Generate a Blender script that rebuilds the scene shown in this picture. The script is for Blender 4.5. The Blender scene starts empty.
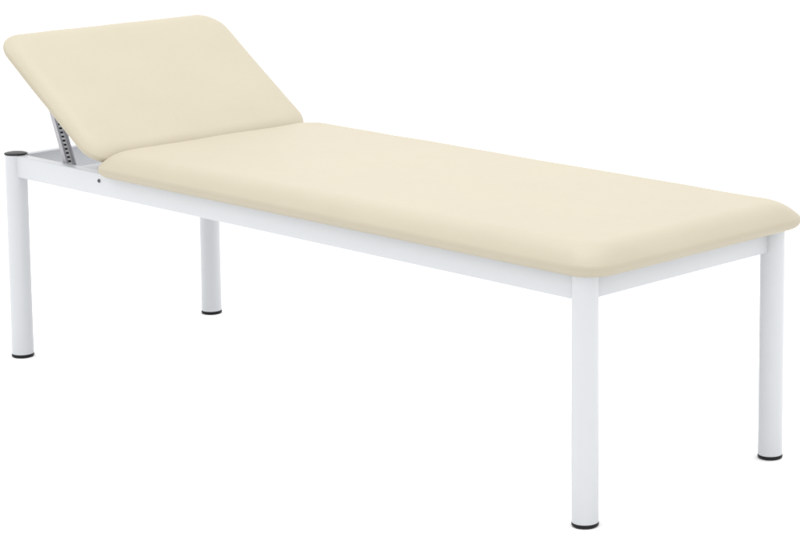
import bpy, bmesh, math
import mathutils.noise as mnoise
from mathutils import Vector, Matrix

sc = bpy.context.scene
col = sc.collection

# ---------------------------------------------------------------- dimensions (metres)
L, W, H = 2.0377, 0.6274, 0.55          # leg centres along the couch, across it, leg height
LEG_R = 0.0285
RAIL_T = 0.030                           # rail tube thickness
RAIL_TOP, RAIL_BOT = H - 0.0045, H - 0.062


# ---------------------------------------------------------------- materials
def new_mat(name):
    m = bpy.data.materials.new(name)
    m.use_nodes = True
    nt = m.node_tree
    return m, nt, nt.nodes, nt.links, nt.nodes['Principled BSDF']


def vinyl():
    m, nt, n, l, b = new_mat('cream_vinyl')
    tc = n.new('ShaderNodeTexCoord')
    big = n.new('ShaderNodeTexNoise'); big.inputs['Scale'].default_value = 6
    big.inputs['Detail'].default_value = 3
    l.new(tc.outputs['Object'], big.inputs['Vector'])
    ramp = n.new('ShaderNodeMix'); ramp.data_type = 'RGBA'
    ramp.inputs['A'].default_value = VINYL_A
    ramp.inputs['B'].default_value = VINYL_B
    l.new(big.outputs['Fac'], ramp.inputs['Factor'])
    l.new(ramp.outputs['Result'], b.inputs['Base Color'])
    b.inputs['Roughness'].default_value = 0.42
    b.inputs['IOR'].default_value = 1.55
    rr = n.new('ShaderNodeMapRange')
    rr.inputs['To Min'].default_value = 0.5; rr.inputs['To Max'].default_value = 0.62
    l.new(big.outputs['Fac'], rr.inputs['Value']); l.new(rr.outputs['Result'], b.inputs['Roughness'])
    # leather grain plus the slow undulation of foam under stretched cloth
    vor = n.new('ShaderNodeTexVoronoi'); vor.inputs['Scale'].default_value = 260
    vor.feature = 'SMOOTH_F1'
    l.new(tc.outputs['Object'], vor.inputs['Vector'])
    bump1 = n.new('ShaderNodeBump'); bump1.inputs['Strength'].default_value = 0.28
    bump1.inputs['Distance'].default_value = 0.0006
    l.new(vor.outputs['Distance'], bump1.inputs['Height'])
    mid = n.new('ShaderNodeTexNoise'); mid.inputs['Scale'].default_value = 9
    mid.inputs['Detail'].default_value = 2
    l.new(tc.outputs['Object'], mid.inputs['Vector'])
    bump2 = n.new('ShaderNodeBump'); bump2.inputs['Strength'].default_value = 0.55
    bump2.inputs['Distance'].default_value = 0.004
    l.new(mid.outputs['Fac'], bump2.inputs['Height'])
    l.new(bump1.outputs['Normal'], bump2.inputs['Normal'])
    l.new(bump2.outputs['Normal'], b.inputs['Normal'])
    return m


def paint():
    m, nt, n, l, b = new_mat('white_powder_coat')
    tc = n.new('ShaderNodeTexCoord')
    no = n.new('ShaderNodeTexNoise'); no.inputs['Scale'].default_value = 6
    no.inputs['Detail'].default_value = 4
    l.new(tc.outputs['Object'], no.inputs['Vector'])
    mx = n.new('ShaderNodeMix'); mx.data_type = 'RGBA'
    mx.inputs['A'].default_value = PAINT_A
    mx.inputs['B'].default_value = PAINT_B
    l.new(no.outputs['Fac'], mx.inputs['Factor'])
    l.new(mx.outputs['Result'], b.inputs['Base Color'])
    b.inputs['Roughness'].default_value = 0.35
    peel = n.new('ShaderNodeTexNoise'); peel.inputs['Scale'].default_value = 350
    l.new(tc.outputs['Object'], peel.inputs['Vector'])
    bu = n.new('ShaderNodeBump'); bu.inputs['Strength'].default_value = 0.08
    bu.inputs['Distance'].default_value = 0.0005
    l.new(peel.outputs['Fac'], bu.inputs['Height']); l.new(bu.outputs['Normal'], b.inputs['Normal'])
    return m


def simple(name, c, rough, metal=0.0, scale=60, var=0.15):
    m, nt, n, l, b = new_mat(name)
    tc = n.new('ShaderNodeTexCoord')
    no = n.new('ShaderNodeTexNoise'); no.inputs['Scale'].default_value = scale
    l.new(tc.outputs['Object'], no.inputs['Vector'])
    mx = n.new('ShaderNodeMix'); mx.data_type = 'RGBA'
    mx.inputs['A'].default_value = (*[v * (1 - var) for v in c], 1)
    mx.inputs['B'].default_value = (*[min(1, v * (1 + var)) for v in c], 1)
    l.new(no.outputs['Fac'], mx.inputs['Factor']); l.new(mx.outputs['Result'], b.inputs['Base Color'])
    b.inputs['Roughness'].default_value = rough
    b.inputs['Metallic'].default_value = metal
    return m


VINYL_A = (0.352, 0.316, 0.236, 1)
VINYL_B = (0.384, 0.346, 0.262, 1)
PAINT_A = (0.454, 0.466, 0.484, 1)
PAINT_B = (0.472, 0.484, 0.502, 1)
M_VINYL, M_PAINT = vinyl(), paint()
M_BLACK = simple('black_plastic_and_slot_shade', (0.010, 0.010, 0.011), 0.38)  # caps and glides; also the painted-in dark of the strut slots
M_BLACK.node_tree.nodes['Principled BSDF'].inputs['Specular IOR Level'].default_value = 0.15
M_STEEL = simple('zinc_steel', (0.36, 0.36, 0.38), 0.42, 0.6)
M_WEB = simple('bright_zinc', (0.62, 0.62, 0.63), 0.5, 0.2)
M_DARK = simple('dark_screw_steel', (0.10, 0.10, 0.105), 0.45, 0.6)
M_FLOOR = simple('white_studio_floor', (0.955, 0.955, 0.955), 0.9, 0, 3, 0.004)
M_FLOOR.node_tree.nodes['Principled BSDF'].inputs['Specular IOR Level'].default_value = 0.0


# ---------------------------------------------------------------- helpers
def link(name, bm, mat, parent=None, smooth=True):
    bmesh.ops.recalc_face_normals(bm, faces=bm.faces)
    me = bpy.data.meshes.new(name)
    bm.to_mesh(me); bm.free()
    me.materials.append(mat)
    if smooth:
        for p in me.polygons: p.use_smooth = True
        me.set_sharp_from_angle(angle=math.radians(38))
    o = bpy.data.objects.new(name, me)
    col.objects.link(o)
    if parent: o.parent = parent
    return o


def lathe(bm, prof, n=64, centre=(0, 0, 0), axis='Z'):
    rings = []
    for r, z in prof:
        ring = []
        for k in range(n):
            a = 2 * math.pi * k / n
            v = Vector((r * math.cos(a), r * math.sin(a), z))
            if axis == 'Y': v = Vector((v.x, -v.z, v.y))
            ring.append(bm.verts.new(v + Vector(centre)))
        rings.append(ring)
    for a, b in zip(rings, rings[1:]):
        for k in range(n):
            bm.faces.new((a[k], a[(k + 1) % n], b[(k + 1) % n], b[k]))
    bm.faces.new(rings[0][::-1]); bm.faces.new(rings[-1])


def box(bm, lo, hi, bevel=0.0, mat=None, seg=3):
    lo, hi = Vector(lo), Vector(hi)
    r = bmesh.ops.create_cube(bm, size=1.0)
    vs = r['verts']
    for v in vs:
        v.co = Vector(((lo[i] + hi[i]) / 2 + v.co[i] * (hi[i] - lo[i])) for i in range(3))
    if bevel:
        es = {e for v in vs for e in v.link_edges}
        out = bmesh.ops.bevel(bm, geom=list(es), offset=bevel, segments=seg, profile=0.5, affect='EDGES')
        vs = list({v for f in out['faces'] for v in f.verts} | {v for v in vs if v.is_valid})
    if mat:
        bmesh.ops.transform(bm, matrix=mat, verts=vs)
    return vs


def slab(bm, x0, x1, y0, y1, rad, prof, nc=14):
    """Upholstered slab: rounded-rectangle rings, each inset by prof[i][0] at height prof[i][1]."""
    rings = []
    for inset, z in prof:
        r = max(rad - 0.3 * inset, 0.02)
        a0, a1, b0, b1 = x0 + inset, x1 - inset, y0 + inset, y1 - inset
        ring = []
        NE = 60
        cs = [((a1 - r, b0 + r), -90), ((a1 - r, b1 - r), 0), ((a0 + r, b1 - r), 90), ((a0 + r, b0 + r), 180)]
        for q, ((cx, cy), s) in enumerate(cs):
            for k in range(nc + 1):
                a = math.radians(s + 90 * k / nc)
                ring.append(Vector((cx + r * math.cos(a), cy + r * math.sin(a), z)))
            (nx, ny), s2 = cs[(q + 1) % 4]
            e = Vector((nx + r * math.cos(math.radians(s2)), ny + r * math.sin(math.radians(s2)), z))
            st = ring[-1].copy()
            for k in range(1, NE):
                ring.append(st.lerp(e, k / NE))
        rings.append([bm.verts.new(v) for v in ring])
    n = len(rings[0])
    for a, b in zip(rings, rings[1:]):
        for k in range(n):
            bm.faces.new((a[k], a[(k + 1) % n], b[(k + 1) % n], b[k]))
    bm.faces.new(rings[0][::-1]); bm.faces.new(rings[-1])


def pad_profile(t, side, rn, power, half):
    """(inset, z): underside, a small round nose, then a long soft shoulder. t = thickness."""
    p = [(0.04, 0.0), (0.02, 0.0)]
    # the shoulder is z = t - (t - z1) * (1 - u) ** power; find where the nose circle hands over to it
    ang = 55.0
    for _ in range(40):
        x1 = rn * (1 - math.cos(math.radians(ang)))
        z1 = rn + rn * math.sin(math.radians(ang))
        slope = power * (t - z1) / (side - x1)
        ang = 0.5 * ang + 0.5 * (90 - math.degrees(math.atan(slope)))
    a = -90.0
    while a < ang:
        p.append((rn * (1 - math.cos(math.radians(a))), rn + rn * math.sin(math.radians(a))))
        a += 9
    n = 30
    for k in range(n + 1):
        u = k / n
        p.append((x1 + (side - x1) * u, t - (t - z1) * (1 - u) ** power))
    q = side + 0.02
    while q < half - 0.03:                     # flat middle, kept in narrow rings
        p.append((q, t)); q += 0.02
    return p


def settle(bm, seed, x0, x1, y0, y1):
    """Hand-upholstered unevenness: the foam and its pulled edge are never perfectly straight."""
    for v in bm.verts:
        if v.co.z < 0.002: continue
        q = v.co * 7.0 + Vector((seed, 3.1 * seed, 0))
        f = v.co * 26.0 + Vector((seed, 0, seed))
        inset = min(v.co.x - x0, x1 - v.co.x, v.co.y - y0, y1 - v.co.y)
        k = min(1.0, max(0.0, (0.20 - inset) / 0.12))    # dies out towards the flat middle
        v.co += k * 0.0014 * mnoise.noise_vector(q) + k * 0.00035 * mnoise.noise_vector(f)


# ---------------------------------------------------------------- setting
bm = bmesh.new()
bmesh.ops.create_grid(bm, x_segments=8, y_segments=8, size=150)
floor = link('floor', bm, M_FLOOR, smooth=False)
floor.location = (0, 0, 0)
floor['kind'] = 'structure'
floor['label'] = 'seamless pure white studio floor under the couch'

# ---------------------------------------------------------------- the couch
couch = bpy.data.objects.new('examination_couch', None)
col.objects.link(couch)
couch.location = (0, 0, 0)
couch['label'] = 'cream padded examination couch with raised headrest on four white tubular legs'
couch['category'] = 'examination couch'

for i, (x, y) in enumerate(((0, 0), (L, 0), (L, W), (0, W))):
    bm = bmesh.new()
    top = H - 0.004 if x == 0 else H - 0.001
    lathe(bm, [(LEG_R - 0.001, 0.0085), (LEG_R, 0.0095), (LEG_R, top - 0.001), (LEG_R - 0.001, top)])
    leg = link('leg', bm, M_PAINT, couch)
    leg.location = (x, y, 0)
    bm = bmesh.new()
    lathe(bm, [(LEG_R - 0.006, 0.0), (LEG_R - 0.0015, 0.0008), (LEG_R + 0.0004, 0.0028), (LEG_R + 0.0007, 0.0072),
               (LEG_R + 0.0001, 0.0085), (LEG_R - 0.004, 0.0086)])
    link('foot_glide', bm, M_BLACK, leg)
    if x == 0:
        bm = bmesh.new()
        h = top
        lathe(bm, [(LEG_R - 0.004, h - 0.004), (LEG_R - 0.0015, h + 0.0002), (LEG_R + 0.001, h + 0.0004), (LEG_R + 0.0016, h + 0.0018),
                   (LEG_R + 0.0008, h + 0.0034), (LEG_R - 0.004, h + 0.0048), (LEG_R - 0.012, h + 0.0058), (0.004, h + 0.0064)])
        link('end_cap', bm, M_BLACK, leg)

off = LEG_R * 0.80
side_rails = []
for y in (0, W):
    bm = bmesh.new()
    box(bm, (off, y - RAIL_T / 2, RAIL_BOT), (L - off, y + RAIL_T / 2, RAIL_TOP), 0.0035)
    side_rails.append(link('side_rail', bm, M_PAINT, couch))
for x in (0.008, L - 0.008):
    bm = bmesh.new()
    box(bm, (x - RAIL_T / 2, off, RAIL_BOT), (x + RAIL_T / 2, W - off, RAIL_TOP), 0.0035)
    link('end_rail', bm, M_PAINT, couch)

bm = bmesh.new()
box(bm, (0.250, RAIL_T / 2 - 0.001, RAIL_TOP - 0.034), (0.335, W - RAIL_T / 2 + 0.001, RAIL_TOP - 0.003), 0.003)
link('cross_rail', bm, M_PAINT, couch)

# pivot screw of the headrest, in the near side rail
bm = bmesh.new()
c = (0.3835, -RAIL_T / 2, 0.5265)
lathe(bm, [(0.0048, -0.002), (0.0048, 0.0012), (0.004, 0.0026), (0.0026, 0.0032), (0.0024, 0.0020), (0.0006, 0.0018)], 24, c, 'Y')
link('pivot_screw', bm, M_DARK, side_rails[0])

# main pad
PX0, PX1, PY0, PY1 = 0.390, 2.110, -0.056, W + 0.056
bm = bmesh.new()
slab(bm, PX0, PX1, PY0, PY1, 0.068, pad_profile(0.0615, 0.075, 0.0165, 2.5, (PY1 - PY0) / 2))
settle(bm, 1.7, PX0, PX1, PY0, PY1)
pad = link('mattress', bm, M_VINYL, couch)
pad.location = (0, 0, RAIL_TOP + 0.001)

# headrest: pad hinged beside the mattress, tilted up
ANG = math.radians(34.0)
HL = 0.549
hinge = Vector((0.445, 0, 0.541))
HY0, HY1 = -0.052, W + 0.034
H0 = 0.045
bm = bmesh.new()
slab(bm, H0, HL, HY0, HY1, 0.070, pad_profile(0.0345, 0.050, 0.0110, 2.5, (HL - H0) / 2))
settle(bm, 5.3, H0, HL, HY0, HY1)
head = link('headrest', bm, M_VINYL, couch)
# local +x runs up the tilt (towards -x world)
ux = Vector((-math.cos(ANG), 0, math.sin(ANG)))
uz = Vector((math.sin(ANG), 0, math.cos(ANG)))
R = Matrix((( ux.x, 0, uz.x), (0, 1, 0), (ux.z, 0, uz.z)))
hm = Matrix.Translation(hinge + Vector((0, 0, 0))) @ R.to_4x4()
head.matrix_world = hm

# white board the headrest pad is upholstered on, and the bar it swings on
bm = bmesh.new()
slab(bm, H0 + 0.03, HL - 0.03, HY0 + 0.03, HY1 - 0.03, 0.05, [(0.003, -0.008), (0, -0.007), (0, -0.0004)])
link('base_board', bm, M_PAINT, head)
for y in (0.026, W - 0.026):
    bm = bmesh.new()
    box(bm, (0.330, y - 0.009, 0.5475), (0.400, y + 0.009, 0.553), 0.002)
    link('hinge_bracket', bm, M_PAINT, couch)
bm = bmesh.new()
box(bm, (PX0 + 0.03, 0.017, -0.009), (PX1 - 0.11, W - 0.017, -0.0004), 0.002)
link('base_board', bm, M_PAINT, pad)


# ratchet strut (zinc channel, shade of its tooth slots put in as black blocks), behind the near rail
A = Vector((0.118, 0.045, 0.680)); B = Vector((0.218, 0.030, 0.500))
d = (B - A); ln = d.length; d.normalize()
side = Vector((0, 1, 0)); side = (side - d * side.dot(d)).normalized()
# width axis of the strut faces +x (towards the foot of the couch)
nrm = side.cross(d).normalized()
if nrm.x < 0: nrm = -nrm
STR = Matrix((( nrm.x, side.x, d.x, A.x), (nrm.y, side.y, d.y, A.y), (nrm.z, side.z, d.z, A.z), (0, 0, 0, 1)))


def strut_bm():
    bm = bmesh.new()
    w = 0.0125
    # outer channel: two side flanges and a back web
    for s in (-1, 1):
        box(bm, (-0.012, s * w - 0.0014, 0), (0.003, s * w + 0.0014, ln), 0.0005, STR, 1)
        # front lips
    for s in (-1, 1):
        y0, y1 = sorted((s * (w - 0.0015), s * 0.0075))
        box(bm, (0.0008, y0, 0), (0.0024, y1, ln), 0, STR)
    return bm


strut = link('ratchet_strut', strut_bm(), M_STEEL, couch)
bm = bmesh.new()
k = 0.012
while k < ln:
    box(bm, (-0.0100, -0.0042, k), (-0.0020, 0.0042, k + 0.0050), 0.0005, STR, 1)  # solid black block standing in for the shade inside an open slot
    k += 0.0115
link('slot_shade_blocks', bm, M_BLACK, strut)
bm = bmesh.new()
box(bm, (-0.0045, -0.0109, 0), (-0.0030, 0.0109, ln), 0, STR)
link('strut_web', bm, M_WEB, strut)

# ---------------------------------------------------------------- camera
cam = bpy.data.cameras.new('camera')
cam.sensor_width = 36
P = [5.31129787, -3.52619588, 1.67660930, 2.27198962, 0.149488941, 0.00690720216, 2369.30873]
SX, SY = 295.451969, -191.029796
yaw, pit, rol, f = P[3:7]
fw = Vector((math.cos(pit) * math.cos(yaw), math.cos(pit) * math.sin(yaw), -math.sin(pit)))
rt = Vector((math.sin(yaw), -math.cos(yaw), 0)); up = rt.cross(fw)
r2 = rt * math.cos(rol) + up * math.sin(rol); u2 = -rt * math.sin(rol) + up * math.cos(rol)
co = bpy.data.objects.new('camera', cam); col.objects.link(co)
co.matrix_world = Matrix(((r2.x, u2.x, -fw.x, P[0]), (r2.y, u2.y, -fw.y, P[1]), (r2.z, u2.z, -fw.z, P[2]), (0, 0, 0, 1)))
cam.lens = f / 800 * 36
cam.shift_x = -SX / 800
cam.shift_y = SY / 800
cam.clip_start = 0.1; cam.clip_end = 1000
sc.camera = co

# ---------------------------------------------------------------- light: white studio cyclorama + softboxes
w = bpy.data.worlds.new('World'); sc.world = w; w.use_nodes = True
bg = w.node_tree.nodes['Background']
bg.inputs['Color'].default_value = (1, 1, 1, 1)
bg.inputs['Strength'].default_value = WORLD = 1.56


def softbox(name, loc, target, size, power, colr=(1, 1, 1)):
    li = bpy.data.lights.new(name, 'AREA'); li.shape = 'RECTANGLE'
    li.size, li.size_y = size; li.energy = power; li.color = colr
    o = bpy.data.objects.new(name, li); col.objects.link(o)
    o.location = loc
    o.rotation_euler = (Vector(target) - Vector(loc)).to_track_quat('-Z', 'Y').to_euler()
    return o


softbox('softbox_lamp', (0.2, -3.6, 3.6), (1.0, 0.3, 0.4), (2.4, 2.4), 4)
softbox('overhead_lamp', (1.0, 0.4, 4.2), (1.0, 0.35, 0.0), (3.0, 2.0), 85)

sc.render.engine = 'CYCLES'
vs = sc.view_settings
vs.view_transform = 'Standard'; vs.look = 'None'; vs.exposure = 0; vs.gamma = 1
